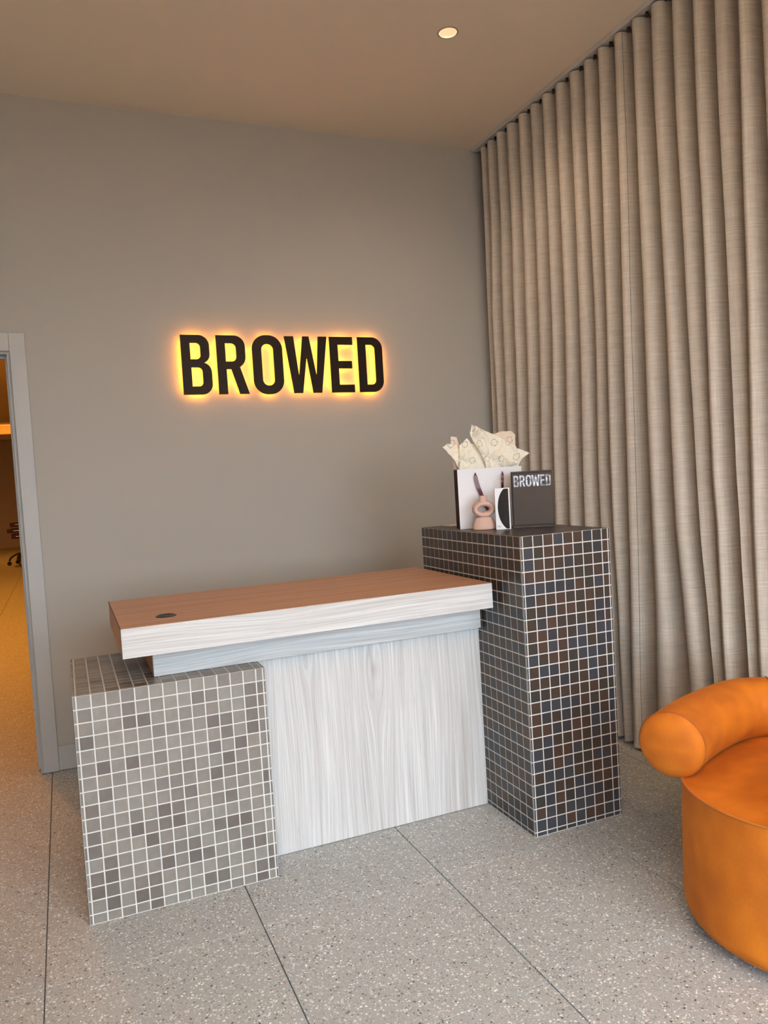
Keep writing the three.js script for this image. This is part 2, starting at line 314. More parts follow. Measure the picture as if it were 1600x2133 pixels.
{
  const w = DP.x1 - DP.x0, d = DP.z1 - DP.z0, h = DP.h, root = thing('tiled_pillar', 'tall block clad in dark brown mosaic tiles with white grout, right of the desk', 'pillar', [DP.x0, 0, DP.z0]);
  const us = cuts(w, 0.011, 0.05, 0.010), ys = cuts(h, 0, 0.05, 0).map(([a, b]) => [h - b, h - a]), zs = cuts(d, 0.008, 0.05, 0);
  const faces = [
    { id: 'front', O: V3(0, 0, d), U: EX, V: EY, W: EZ, us, vs: ys, own: () => true },
    { id: 'left', O: V3(0, 0, 0), U: EZ, V: EY, W: EX.clone().negate(), us: zs.map(([a, b]) => [d - b, d - a]).reverse(), vs: ys, own: (u, v) => u > d - 0.11 || (v > 1.1 && u > d - 0.6) },
    { id: 'top', O: V3(0, h, d), U: EX, V: EZ.clone().negate(), W: EY, us, vs: zs },
    { id: 'right', O: V3(w, 0, d), U: EZ.clone().negate(), V: EY, W: EX, us: zs, vs: ys },
    { id: 'back', O: V3(w, 0, 0), U: EX.clone().negate(), V: EY, W: EZ.clone().negate(), us, vs: ys },
  ];
  tiledBlock(root, DP, faces, darkTones, darkMats, darkStuff, (f, u, v, r) => {
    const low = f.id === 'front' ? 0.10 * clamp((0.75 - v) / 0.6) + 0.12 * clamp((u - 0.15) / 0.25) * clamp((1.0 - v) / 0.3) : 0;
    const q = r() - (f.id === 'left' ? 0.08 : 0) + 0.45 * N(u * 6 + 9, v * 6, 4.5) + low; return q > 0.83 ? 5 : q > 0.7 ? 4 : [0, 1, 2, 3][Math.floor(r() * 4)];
  }, 33);
}

// ------------------------------------------------------------------ backlit sign
function letterShapes() {                  // outlines in metres: x from the left end of the word, y from its foot; cap height 0.35
  const c = 0.35, S = (pts) => { const s = new THREE.Shape(); pts(s); return s; }, hole = (s, fn) => { const p = new THREE.Path(); fn(p); s.holes.push(p); };
  const rr = (p, x0, y0, x1, y1, tl, tr, br, bl) => {      // rounded rectangle, corner radii apart
    p.moveTo(x0 + bl, y0); p.lineTo(x1 - br, y0); if (br) p.absarc(x1 - br, y0 + br, br, -Math.PI / 2, 0, false); p.lineTo(x1, y1 - tr); if (tr) p.absarc(x1 - tr, y1 - tr, tr, 0, Math.PI / 2, false);
    p.lineTo(x0 + tl, y1); if (tl) p.absarc(x0 + tl, y1 - tl, tl, Math.PI / 2, Math.PI, false); p.lineTo(x0, y0 + bl); if (bl) p.absarc(x0 + bl, y0 + bl, bl, Math.PI, Math.PI * 1.5, false); p.closePath();
  };
  const B = S((s) => { s.moveTo(0, 0); s.lineTo(0.110, 0); s.absarc(0.110, 0.062, 0.062, -Math.PI / 2, 0, false); s.lineTo(0.172, 0.128); s.quadraticCurveTo(0.171, 0.172, 0.130, 0.187); s.quadraticCurveTo(0.165, 0.204, 0.165, 0.240); s.lineTo(0.165, 0.288); s.absarc(0.103, 0.288, 0.062, 0, Math.PI / 2, false); s.lineTo(0, c); s.closePath(); });
  hole(B, (p) => rr(p, 0.053, 0.047, 0.119, 0.160, 0, 0.026, 0.026, 0)); hole(B, (p) => rr(p, 0.052, 0.207, 0.113, 0.304, 0, 0.026, 0.026, 0));
  const Rl = S((s) => { const x = 0.208; s.moveTo(x, 0); s.lineTo(x + 0.053, 0); s.lineTo(x + 0.053, 0.149); s.lineTo(x + 0.083, 0.149); s.lineTo(x + 0.127, 0); s.lineTo(x + 0.184, 0); s.lineTo(x + 0.135, 0.162); s.quadraticCurveTo(x + 0.172, 0.185, x + 0.172, 0.225); s.lineTo(x + 0.172, 0.285); s.absarc(x + 0.107, 0.285, 0.065, 0, Math.PI / 2, false); s.lineTo(x, c); s.closePath(); });
  hole(Rl, (p) => rr(p, 0.260, 0.194, 0.326, 0.304, 0, 0.030, 0.030, 0));
  const O = S((s) => rr(s, 0.424, -0.004, 0.612, c + 0.004, 0.085, 0.085, 0.085, 0.085)); hole(O, (p) => rr(p, 0.480, 0.048, 0.556, 0.302, 0.036, 0.036, 0.036, 0.036));
  const x = 0.629, W = S((s) => [[0, c], [0.058, c], [0.0825, 0.105], [0.118, c], [0.158, c], [0.197, 0.105], [0.220, c], [0.276, c], [0.226, 0], [0.170, 0], [0.138, 0.222], [0.101, 0], [0.045, 0]].forEach(([a, b], i) => (i ? s.lineTo(x + a, b) : s.moveTo(x + a, b)))); W.closePath();
  const e = 0.922, E = S((s) => [[0, 0], [0.155, 0], [0.155, 0.048], [0.054, 0.048], [0.054, 0.152], [0.145, 0.152], [0.145, 0.198], [0.054, 0.198], [0.054, 0.302], [0.155, 0.302], [0.155, c], [0, c]].forEach(([a, b], i) => (i ? s.lineTo(e + a, b) : s.moveTo(e + a, b)))); E.closePath();
  const D = S((s) => rr(s, 1.112, 0, 1.281, c, 0, 0.072, 0.072, 0)); hole(D, (p) => rr(p, 1.166, 0.047, 1.230, 0.303, 0, 0.030, 0.030, 0));
  // strips of light behind the strokes: x0, y0, x1, y1
  const led = { B: [[0.027, 0.03, 0.027, 0.32], [0.05, 0.325, 0.12, 0.325], [0.05, 0.184, 0.12, 0.184], [0.05, 0.024, 0.12, 0.024], [0.140, 0.23, 0.140, 0.29], [0.145, 0.06, 0.145, 0.14]],
    R: [[0.234, 0.03, 0.234, 0.32], [0.26, 0.327, 0.33, 0.327], [0.26, 0.172, 0.33, 0.172], [0.352, 0.21, 0.352, 0.29], [0.360, 0.02, 0.325, 0.13]],
    O: [[0.452, 0.07, 0.452, 0.28], [0.584, 0.07, 0.584, 0.28], [0.49, 0.325, 0.55, 0.325], [0.49, 0.024, 0.55, 0.024]],
    W: [[0.661, 0.32, 0.692, 0.03], [0.714, 0.03, 0.765, 0.32], [0.769, 0.32, 0.815, 0.03], [0.834, 0.03, 0.874, 0.32]],
    E: [[0.949, 0.03, 0.949, 0.32], [0.97, 0.325, 1.06, 0.325], [0.97, 0.175, 1.05, 0.175], [0.97, 0.024, 1.06, 0.024]],
    D: [[1.139, 0.03, 1.139, 0.32], [1.16, 0.327, 1.23, 0.327], [1.16, 0.024, 1.23, 0.024], [1.255, 0.07, 1.255, 0.28]] };
  return [['B', B], ['R', Rl], ['O', O], ['W', W], ['E', E], ['D', D]].map(([k, s]) => ({ k, s, led: led[k] }));
}
const LETTERS = letterShapes();
{
  const sx = 0.8176, sy = 2.0970, gap = 0.038, th = 0.007;
  const face = phy({ color: col(0.010, 0.0065, 0.0045), roughness: 0.5, specularIntensity: 0.3 }), glow = std({ color: col(0.3, 0.2, 0.1), emissive: AMBER, emissiveIntensity: 2.5 });
  const sign = thing('backlit_sign', 'black raised letters BROWED glowing amber from behind, on the wall above the desk', 'sign', [sx, sy, 0]);
  for (const { s, led } of LETTERS) {
    const g = new THREE.ExtrudeGeometry(s, { depth: th, bevelEnabled: true, bevelThickness: 0.0008, bevelSize: 0.0008, bevelSegments: 1, curveSegments: 14 }); g.translate(0, 0, gap);
    const L = part('letter', g, face, sign);
    const strips = [];
    for (const [x0, y0, x1, y1] of led) {
      const len = Math.hypot(x1 - x0, y1 - y0), a = Math.atan2(y1 - y0, x1 - x0), m = new THREE.Matrix4().makeRotationZ(a).setPosition((x0 + x1) / 2, (y0 + y1) / 2, gap - 0.0035);
      strips.push(new THREE.BoxGeometry(len, 0.012, 0.004).applyMatrix4(m));
      const l = new THREE.RectAreaLight(AMBER, SIGN_POWER, len + 0.02, 0.046); l.position.set(sx + (x0 + x1) / 2, sy + (y0 + y1) / 2, gap - 0.0062);
      l.rotation.set(0, 0, a); scene.add(l);                       // faces the wall
    }
    part('light_strip', join(strips), glow, L);
    for (const [px, py] of [led[0].slice(0, 2), led[led.length - 1].slice(2)]) part('standoff', new THREE.CylinderGeometry(0.004, 0.004, gap - 0.005, 10).rotateX(Math.PI / 2).translate(px, py, (gap - 0.005) / 2), face, L);
  }
}

// ------------------------------------------------------------------ recessed ceiling lamps
const lensMat = std({ color: col(0.6, 0.5, 0.38), emissive: col(1.0, 0.74, 0.36), emissiveIntensity: 0.6 });
const canMat = std({ color: col(0.7, 0.62, 0.52), roughness: 0.4, emissive: col(1.0, 0.74, 0.42), emissiveIntensity: 0.46 }), ringMat = std({ color: col(0.30, 0.25, 0.21), roughness: 0.6 });
function downlight([x, z], label, color, power, group) {
  const t = thing('recessed_downlight', label, 'ceiling light', [x, H, z], 0, group);
  part('trim_ring', lathe([[0.0455, 0.004], [0.0455, -0.0015], [0.0475, -0.003], [0.0515, -0.0018], [0.0525, 0]], 56), ringMat, t);
  part('reflector', lathe([[0.0455, 0.001], [0.043, 0.02], [0.036, 0.045], [0.030, 0.055], [0.030, 0.058]], 56), canMat, t);
  part('lens', lathe([[0, 0.050], [0.02, 0.051], [0.030, 0.056]], 40), lensMat, t);
  const l = new THREE.SpotLight(color, power, 0, 1.35, 1, 2); l.position.set(x, H - 0.004, z); l.target.position.set(x, 0, z); l.castShadow = true; l.shadow.radius = 1.4; scene.add(l, l.target);
  return t;
}
lamps.forEach((p) => downlight(p, p[2], WARM, ROOM_LAMP, 'reception ceiling lights'));
salonLamps.forEach((p) => downlight(p, p[2], SALON, SALON_LAMP, 'salon ceiling lights'));
{ // warm cove along the header above the shop window, shining up at the ceiling
  const x0 = -0.8, x1 = 2.7, y = 3.05, z = FZ - 0.07, t = thing('cove_light', 'warm uplight strip in a trough above the shop window', 'light strip', [0, 0, 0]);
  part('trough', join([boxAt(x0, y - 0.03, FZ - 0.13, x1, y - 0.018, FZ), boxAt(x0, y - 0.018, FZ - 0.13, x1, y + 0.03, FZ - 0.12)]), whiteMetal, t);
  part('diffuser', boxAt(x0 + 0.02, y - 0.017, z - 0.02, x1 - 0.02, y, z + 0.02, 0.004), std({ color: col(0.8, 0.7, 0.5), emissive: WARM, emissiveIntensity: 1.5 }), t);
  const l = new THREE.RectAreaLight(new THREE.Color().setRGB(1, 0.635, 0.33), HEADER_COVE, x1 - x0 - 0.06, 0.04); l.position.set((x0 + x1) / 2, y + 0.004, z); l.rotation.set(Math.PI / 2, 0, 0); scene.add(l);
}
{ // cove light on the ledge at the far end of the salon
  const t = thing('cove_light', 'amber light strip on top of the ledge on the far salon wall', 'light strip', [-1.1, 3.44, -21.45]);
  part('diffuser', new RoundedBoxGeometry(4.2, 0.02, 0.04, 2, 0.006).translate(0, 0.011, 0), std({ color: col(0.6, 0.4, 0.2), emissive: AMBER, emissiveIntensity: 0.8 }), t);
  const l = new THREE.RectAreaLight(SALON, COVE * 12, 4.2, 0.04); l.position.set(-1.1, 3.464, -21.45); l.rotation.set(Math.PI / 2, 0, 0); scene.add(l);
}

// ------------------------------------------------------------------ curtain
{
  // where each fold's crest stands (z) at a few heights (y); further folds repeat towards the shop front
  const Y = [3.62, 3.2, 2.45, 1.48, 1.22, 0.76, 0.5, 0.02];
  const F = [[0.109, 0.109, 0.075, 0.06, 0.055, 0.05, 0.05, 0.05], [0.209, 0.209, 0.161, 0.15, 0.15, 0.15, 0.15, 0.15], [0.336, 0.336, 0.301, 0.275, 0.27, 0.26, 0.26, 0.26], [0.467, 0.467, 0.439, 0.40, 0.39, 0.38, 0.38, 0.38],
    [0.595, 0.595, 0.582, 0.523, 0.51, 0.50, 0.50, 0.50], [0.724, 0.724, 0.712, 0.66, 0.645, 0.63, 0.62, 0.62], [0.850, 0.850, 0.841, 0.791, 0.784, 0.77, 0.76, 0.76], [0.980, 0.980, 0.976, 0.936, 0.930, 0.92, 0.91, 0.91],
    [1.112, 1.112, 1.107, 1.081, 1.080, 1.08, 1.09, 1.10], [1.231, 1.231, 1.226, 1.201, 1.200, 1.20, 1.20, 1.21], [1.349, 1.349, 1.333, 1.306, 1.299, 1.308, 1.303, 1.30], [1.489, 1.489, 1.475, 1.448, 1.440, 1.424, 1.414, 1.40],
    [1.619, 1.619, 1.629, 1.627, 1.627, 1.633, 1.622, 1.61], [1.757, 1.757, 1.769, 1.785, 1.789, 1.824, 1.844, 1.86], [1.883, 1.883, 1.902, 1.921, 1.938, 1.966, 1.974, 1.98], [2.002, 2.002, 2.006, 2.012, 2.023, 2.029, 2.036, 2.04],
    [2.133, 2.133, 2.145, 2.157, 2.168, 2.186, 2.193, 2.20], [2.243, 2.243, 2.238, 2.229, 2.227, 2.23, 2.23, 2.23], [2.370, 2.370, 2.378, 2.39, 2.395, 2.40, 2.405, 2.41]];
  const r = rng(91); while (F.length < 46) { const k = F.length - 1, s = (r() - 0.5) * 0.03; F.push(F[k].map((q, j) => q + 0.128 + s * 0.4 + (j > 2 ? (r() - 0.5) * 0.03 : 0))); }
  const crest = (k, y) => { const c = F[k]; if (y >= Y[0]) return c[0]; for (let j = 1; j < Y.length; j++) if (y >= Y[j]) { let t = (Y[j - 1] - y) / (Y[j - 1] - Y[j]); t = t * t * (3 - 2 * t) * 0.35 + t * 0.65; return lerp(c[j - 1], c[j], t); } return c[Y.length - 1]; };
  const top = H - 0.034, bottom = 0.016, rows = 84, per = 18, folds = F.length - 1, cols = folds * per;
  const xc = 2.915, at = (k, t, y) => {          // fold k, place t within it
    const z0 = crest(k, y) + 0.018, z1 = crest(k + 1, y) + 0.018, p = z1 - z0, a = 0.062 * clamp(p / 0.127, 0.62, 1.18) * (0.94 + 0.1 * N(k * 3.1, y * 0.7, 2)) * (y > 3.5 ? 0.97 : 1);
    const z = z0 + p * (t - -0.07 * Math.sin(4 * Math.PI * t)) + 0.004 * N(k * 1.7 + t * 2, y * 1.3, 7);
    return V3(xc - a * Math.cos(2 * Math.PI * t) + 0.004 * N(k * 0.9 + t, y * 1.1, 15), y, z);
  };
  const v = [], uv = [], ix = [];
  for (let j = 0; j <= rows; j++) {
    const y = lerp(top, bottom, j / rows); let s = 0, last = null;
    for (let i = 0; i <= cols; i++) { const k = Math.min(folds - 1, Math.floor(i / per)), q = at(k, i / per - k, y); v.push(q.x, q.y, q.z); uv.push(i * 0.0133, y); }
  }
  for (let j = 0; j < rows; j++) for (let i = 0; i < cols; i++) { const a = j * (cols + 1) + i, b = a + cols + 1; ix.push(a, b, a + 1, b, b + 1, a + 1); }
  const g = new THREE.BufferGeometry(); g.setAttribute('position', new THREE.Float32BufferAttribute(v, 3)); g.setAttribute('uv', new THREE.Float32BufferAttribute(uv, 2)); g.setIndex(ix); g.computeVertexNormals();
  const root = thing('curtain', 'floor-length greige linen curtain in even rounded folds along the right wall', 'curtain', [0, 0, 0]);
  part('cloth', g, linen, root);
  // a sewn joint between two widths of cloth
  const seamPts = []; for (let j = 0; j <= 40; j++) { const q = at(11, 0.13, lerp(top - 0.002, bottom + 0.002, j / 40)); q.x -= 0.0004; q.z += 0.0004; seamPts.push(q); }
  part('seam', new THREE.TubeGeometry(new THREE.CatmullRomCurve3(seamPts), 120, 0.0011, 5), std({ color: col(0.16, 0.13, 0.10), roughness: 1 }), root);
  const tr = thing('curtain_track', 'slim white ceiling track from which the linen curtain hangs', 'curtain track', [2.88, H, 0.03]);
  part('rail', boxAt(-0.022, -0.024, 0, 0.022, -0.0005, F[45][0] + 0.05, 0.003), whiteMetal, tr);
  const carrier = join([boxAt(-0.006, -0.036, -0.005, 0.006, -0.024, 0.005), boxAt(-0.003, -0.046, -0.010, 0.003, -0.034, 0.010)]);
  const dark = std({ color: col(0.03, 0.028, 0.026), roughness: 0.5 });
  for (let k = 0; k < 24; k++) { const m = part('carrier', carrier, dark, tr); m.position.set(0.012, 0, (F[k][0] + F[k + 1][0]) / 2 - 0.03 + 0.007); }
}

// ------------------------------------------------------------------ orange armchair
{
  const ax = 2.2745, az = 2.9528, Rs = 0.3935, hs = 0.4801, Rm = 0.4011, y0 = 0.022, rb = 0.06;
  const t = thing('armchair', 'round orange velvet armchair with a thick bolster back, in front of the curtain', 'armchair', [ax, 0, az]);
  const prof = []; for (let k = 0; k <= 10; k++) { const a = -Math.PI / 2 + (k / 10) * Math.PI / 2; prof.push([Rm - rb + rb * Math.cos(a), y0 + rb + rb * Math.sin(a)]); }
  prof.unshift([0.02, y0]); for (let k = 1; k <= 8; k++) { const q = k / 8; prof.push([lerp(Rm, Rs, q * q), lerp(y0 + rb, hs, q)]); }
  const plan = (g) => { const p = g.attributes.position; for (let i = 0; i < p.count; i++) { const x = p.getX(i), z = p.getZ(i), rr = Math.hypot(x, z); if (x <= 0 || rr < 1e-6) continue; const c = x / rr, s = Math.abs(z / rr), w = clamp(c * 1.5), q = lerp(1, Math.pow(Math.pow(c / 1.15, 3.5) + Math.pow(s / 1.14, 3.5), -1 / 3.5), w * w * (3 - 2 * w)); p.setX(i, x * q); p.setZ(i, z * q); } return smooth(g); };
  const skirt = plan(lathe(prof, 120)), uvs = skirt.attributes.uv; for (let i = 0; i < uvs.count; i++) uvs.setXY(i, uvs.getX(i) * 3, uvs.getY(i) * 0.8);
  part('base', skirt, velvet, t);
  const sp = []; for (let k = 0; k <= 14; k++) { const q = k / 14; sp.push([Rs * (1 - q) + 0.0005, hs + 0.022 * (1 - (1 - q) ** 2.2) + 0.004 * Math.sin(q * Math.PI)]); }
  const seat = plan(lathe(sp, 120)), ps = seat.attributes.position, us = seat.attributes.uv; for (let i = 0; i < ps.count; i++) us.setXY(i, ps.getX(i) * 1.3, ps.getZ(i) * 1.3);
  part('seat', seat, velvet, t);
  const circle = (R, y, n = 160) => new THREE.CatmullRomCurve3(Array.from({ length: n }, (_, i) => V3(R * Math.cos((i / n) * 6.2831853), y, R * Math.sin((i / n) * 6.2831853))), true);
  part('piping', new THREE.TubeGeometry(circle(Rs + 0.001, hs), 240, 0.0032, 8, true), piping, t); plan(t.children[t.children.length - 1].geometry);
  part('plinth', lathe([[0, 0], [0.30, 0], [0.305, 0.004], [0.305, 0.024], [0, 0.024]], 80), blackPlastic, t);
  // bolster: swept along a C round the back of the seat
  const pts = []; const cx = 2.6849 - ax, cz = 3.9951 - az, R1 = 1.5062, BY = 0.5853;
  for (let k = 0; k <= 10; k++) { const a = lerp(-2.0743, -1.7787, k / 10); pts.push(V3(cx + R1 * Math.cos(a), BY, cz + R1 * Math.sin(a))); }
  const e = pts[pts.length - 1], R2 = 0.2, th0 = -1.7787, ox = e.x - R2 * Math.cos(th0), oz = e.z - R2 * Math.sin(th0);
  for (let k = 1; k <= 8; k++) { const a = lerp(th0, 0, k / 8); pts.push(V3(ox + R2 * Math.cos(a), BY, oz + R2 * Math.sin(a))); }
  const half = pts.slice(), mid = 0, mirror = half.map((p) => V3(p.x, p.y, 2 * mid - p.z)).reverse();
  const curve = new THREE.CatmullRomCurve3([...half, ...mirror.filter((p) => p.z > half[half.length - 1].z + 0.02)], false, 'centripetal');
  const rt = 0.1109, rv = 0.1109, tl = 0, tube = (n, ring) => {
    const v = [], uv = [], ix = [];
    for (let i = 0; i <= n; i++) {
      const f = i / n, c = curve.getPointAt(f), d = curve.getTangentAt(f), out = V3(d.z, 0, -d.x).normalize();
      for (let k = 0; k <= ring; k++) {
        const a = (k / ring) * Math.PI * 2, h1 = rt * Math.cos(a), v1 = rv * Math.sin(a), bump = 1 + 0.012 * N(f * 9, Math.cos(a) * 1.6, Math.sin(a) * 1.6);
        const hx = (h1 * Math.cos(tl) - v1 * Math.sin(tl)) * bump, hy = (h1 * Math.sin(tl) + v1 * Math.cos(tl)) * bump;
        const p = c.clone().addScaledVector(out, hx); v.push(p.x, p.y + hy, p.z); uv.push(f * 2.2, (k / ring) * 0.9);
      }
    }
    for (let i = 0; i < n; i++) for (let k = 0; k < ring; k++) { const a = i * (ring + 1) + k, b = a + ring + 1; ix.push(a, a + 1, b, b, a + 1, b + 1); }
    const g = new THREE.BufferGeometry(); g.setAttribute('position', new THREE.Float32BufferAttribute(v, 3)); g.setAttribute('uv', new THREE.Float32BufferAttribute(uv, 2)); g.setIndex(ix); return smooth(g);
  };
  const bol = part('bolster', tube(120, 56), velvet, t);
  const section = (f, scale = 1) => { const c = curve.getPointAt(f), d = curve.getTangentAt(f), out = V3(d.z, 0, -d.x).normalize(); return (a, s = 1, push = 0) => { const h1 = rt * Math.cos(a) * s * scale, v1 = rv * Math.sin(a) * s * scale; return c.clone().addScaledVector(out, h1 * Math.cos(tl) - v1 * Math.sin(tl)).add(V3(0, h1 * Math.sin(tl) + v1 * Math.cos(tl), 0)).addScaledVector(d, push); }; };
  const seamAt = (f) => { const s = section(f, 1.001), q = []; for (let k = 0; k < 60; k++) q.push(s((k / 60) * Math.PI * 2)); return new THREE.TubeGeometry(new THREE.CatmullRomCurve3(q, true), 140, 0.0024, 8, true); };
  const seamMat = phy({ color: col(0.30, 0.075, 0.008), roughness: 0.8 });
  for (const [f, sgn] of [[0, -1], [1, 1]]) {
    const s = section(f), v = [], uv = [], ix = [], nr = 16, na = 56;
    for (let i = 0; i <= nr; i++) { const q = (i / nr) * Math.PI / 2; for (let k = 0; k <= na; k++) { const a = (k / na) * Math.PI * 2, p = s(a, Math.cos(q), sgn * 0.0436 * Math.sin(q)); v.push(p.x, p.y, p.z); uv.push(Math.cos(a) * Math.cos(q) * 0.15, Math.sin(a) * Math.cos(q) * 0.15); } }
    for (let i = 0; i < nr; i++) for (let k = 0; k < na; k++) { const a = i * (na + 1) + k, b = a + na + 1; sgn < 0 ? ix.push(a, b, a + 1, b, b + 1, a + 1) : ix.push(a, a + 1, b, b, a + 1, b + 1); }
    const g = new THREE.BufferGeometry(); g.setAttribute('position', new THREE.Float32BufferAttribute(v, 3)); g.setAttribute('uv', new THREE.Float32BufferAttribute(uv, 2)); g.setIndex(ix); smooth(g);
    part('end_cap', g, velvet, bol); part('seam', seamAt(f), seamMat, bol);
  }
  for (const f of [0.30, 0.70]) part('seam', seamAt(f), seamMat, bol);
}

// ------------------------------------------------------------------ gifts on the dark pillar
const PT = DP.h + 0.0003;
const bagAngle = -18 * Math.PI / 180;           // the gifts are turned towards the entrance
const flatPaper = (o) => std({ roughness: 0.75, side: THREE.DoubleSide, ...o });
{
  const W = 0.317, BH = 0.29, D = 0.10, root = thing('gift_bag', 'white paper gift bag with dark maroon sides and ribbon handles, on the dark tiled block', 'gift bag', [1.884, PT, 1.385], bagAngle);
  const white = flatPaper({ color: col(0.80, 0.79, 0.82) }), maroon = flatPaper({ color: col(0.030, 0.004, 0.006), roughness: 0.8 });
  part('front_sheet', boxAt(0, 0, -0.0012, W, BH, 0, 0.0004), white, root);
  part('back_sheet', boxAt(0, 0, -D, W, BH, -D + 0.0012, 0.0004), white, root);
  part('bottom_sheet', boxAt(0.001, 0, -D + 0.001, W - 0.001, 0.0012, -0.001), maroon, root);
  for (const x of [0, W]) {                       // folded side gussets
    const s = new THREE.Shape([[0, 0], [0, BH], [0.003, BH], [0.003, 0]].map((p) => new THREE.Vector2(...p))), inw = x ? -0.006 : 0.006;
    const g = new THREE.BufferGeometry(); const q = [[x, 0, -0.0012], [x + inw, 0.0, -D / 2], [x, 0, -D + 0.0012]], v = [], ix = [];
    for (const [a, , c] of q) v.push(a, 0, c, a, BH, c, a + (x ? -0.0008 : 0.0008), BH, c, a + (x ? -0.0008 : 0.0008), 0, c);
    for (let k = 0; k < 2; k++) for (let i = 0; i < 4; i++) { const a = k * 4 + i, b = k * 4 + ((i + 1) % 4); ix.push(a, b, a + 4, b, b + 4, a + 4); }
    g.setAttribute('position', new THREE.Float32BufferAttribute(v, 3)); g.setIndex(ix); part('side_gusset', toCreasedNormals(g, 0.3), maroon, root);
  }
  // ribbon handle hanging in front: from its left hole down and up to the right hole
  const satin = phy({ color: col(0.085, 0.014, 0.018), roughness: 0.35, sheen: 0.5, sheenColor: col(0.4, 0.1, 0.1), side: THREE.DoubleSide });
  const c = new THREE.CatmullRomCurve3([[0.089, 0.270, 0.001], [0.087, 0.262, 0.007], [0.088, 0.245, 0.010], [0.097, 0.200, 0.013], [0.111, 0.160, 0.012], [0.122, 0.125, 0.010], [0.150, 0.085, 0.009], [0.185, 0.09, 0.008], [0.208, 0.135, 0.009], [0.216, 0.192, 0.010], [0.219, 0.240, 0.010], [0.221, 0.264, 0.006], [0.221, 0.271, 0.001]].map((p) => V3(...p)));
  const v = [], ix = [], n = 90;
  for (let i = 0; i <= n; i++) {
    const f = i / n, p = c.getPointAt(f), d = c.getTangentAt(f), tw = f < 0.25 ? 0.25 + f * 1.2 : f > 0.75 ? 1.0 : 0.7, side = V3(-d.y, d.x, 0).normalize(), w = 0.0095 * Math.min(1, Math.min(f, 1 - f) * 16 + 0.15) * (f > 0.6 ? 0.66 : 1);
    const a = p.clone().addScaledVector(side, w), b = p.clone().addScaledVector(side, -w); a.z += 0.003 * Math.sin(f * 40) * tw; b.z -= 0.002 * Math.sin(f * 33) * tw;
    for (const q of [a, b]) { const z = Math.max(q.z, 0.0006); v.push(q.x, q.y, z, q.x, q.y, z + 0.0005); }
  }
  for (let i = 0; i < n; i++) { const o = i * 4, m = o + 4; for (const [a, b] of [[1, 3], [2, 0], [0, 1], [3, 2]]) ix.push(o + a, m + a, o + b, m + a, m + b, o + b); }
  const g = new THREE.BufferGeometry(); g.setAttribute('position', new THREE.Float32BufferAttribute(v, 3)); g.setIndex(ix); part('ribbon_handle', toCreasedNormals(g, 0.9), satin, root);

  // tissue paper: each sheet a crumpled facet surface; corners are (across the bag, height, behind the front)
  const tissueMap = canvasTex(1024, 1024, (q, w) => {
    q.fillStyle = 'rgb(250,244,230)'; q.fillRect(0, 0, w, w); const r = rng(4);
    q.fillStyle = 'rgb(84,80,70)';
    for (let j = 0; j < 6; j++) for (let i = 0; i < 6; i++) {          // ring made of tiny dashes, as the print on the sheet
      const x = (i + 0.5 + (j % 2) * 0.5) * (w / 6), y = (j + 0.5) * (w / 6), a0 = r() * 6;
      for (let k = 0; k < 16; k++) { const a = a0 + (k / 16) * 6.283; q.save(); q.translate(x % w + Math.cos(a) * 33, y + Math.sin(a) * 33); q.rotate(a); q.fillRect(-3, -4, k % 4 ? 5 : 7, k % 3 ? 6 : 10); q.restore(); }
    }
  });
  tissueMap.repeat.set(2.3, 2.3);
  const sheetMat = (tint) => phy({ color: tint, map: tissueMap, roughness: 0.85, transmission: 0.15, thickness: 0, side: THREE.DoubleSide });
  const cream = sheetMat(col(0.98, 0.97, 0.93)), blush = sheetMat(col(0.92, 0.80, 0.74));
  function sheet(label, corners, tris, mat, seed, amp = 0.010) {
    let T = tris.map((t) => t.map((i) => V3(corners[i][0], corners[i][1], -corners[i][2])));
    for (let k = 0; k < 4; k++) T = T.flatMap(([a, b, c2]) => { const ab = a.clone().lerp(b, 0.5), bc = b.clone().lerp(c2, 0.5), ca = c2.clone().lerp(a, 0.5); return [[a, ab, ca], [ab, b, bc], [ca, bc, c2], [ab, bc, ca]]; });
    const v2 = [], uv2 = [], fold = (x, y, s) => Math.abs(N(x * 17 + seed, y * 13, s)) * 2.4 - 0.4;
    for (const t of T) for (const p of t) { const q = p.z + amp * (fold(p.x + p.y * 0.6, p.y - p.x * 0.4, seed) + 0.6 * fold(p.x * 2 - p.y, p.y * 2, seed + 4)); v2.push(p.x + 0.002 * N(p.x * 60, p.y * 60, seed), p.y + 0.0025 * N(p.x * 50, p.y * 50, seed + 9), q); uv2.push(p.x + p.z * 0.4, p.y + p.z * 0.3); }
    const g2 = new THREE.BufferGeometry(); g2.setAttribute('position', new THREE.Float32BufferAttribute(v2, 3)); g2.setAttribute('uv', new THREE.Float32BufferAttribute(uv2, 2));
    const m = thing('tissue_paper', label, 'tissue paper', [1.884, PT, 1.385], bagAngle);
    part('sheet', toCreasedNormals(mergeVertices(g2, 1e-5), 0.22), mat, m); return m;
  }
  sheet('cream tissue sheet flopping out over the left end of the gift bag',
    [[-0.058, 0.405, 0.040], [-0.030, 0.421, 0.055], [0.034, 0.408, 0.075], [-0.012, 0.345, 0.020], [0.012, 0.300, 0.030], [0.008, 0.26, 0.035], [0.03, 0.26, 0.06], [0.05, 0.33, 0.05]],
    [[0, 3, 1], [1, 3, 2], [3, 4, 7], [3, 7, 2], [4, 5, 6], [4, 6, 7]], cream, 3.1);
  sheet('blush tissue tip standing behind the left end of the gift bag', [[-0.006, 0.455, 0.085], [0.022, 0.452, 0.09], [0.033, 0.415, 0.088], [-0.012, 0.40, 0.085], [0.005, 0.25, 0.085], [0.05, 0.25, 0.086]], [[0, 3, 1], [1, 3, 2], [3, 4, 2], [2, 4, 5]], blush, 8.4, 0.003);
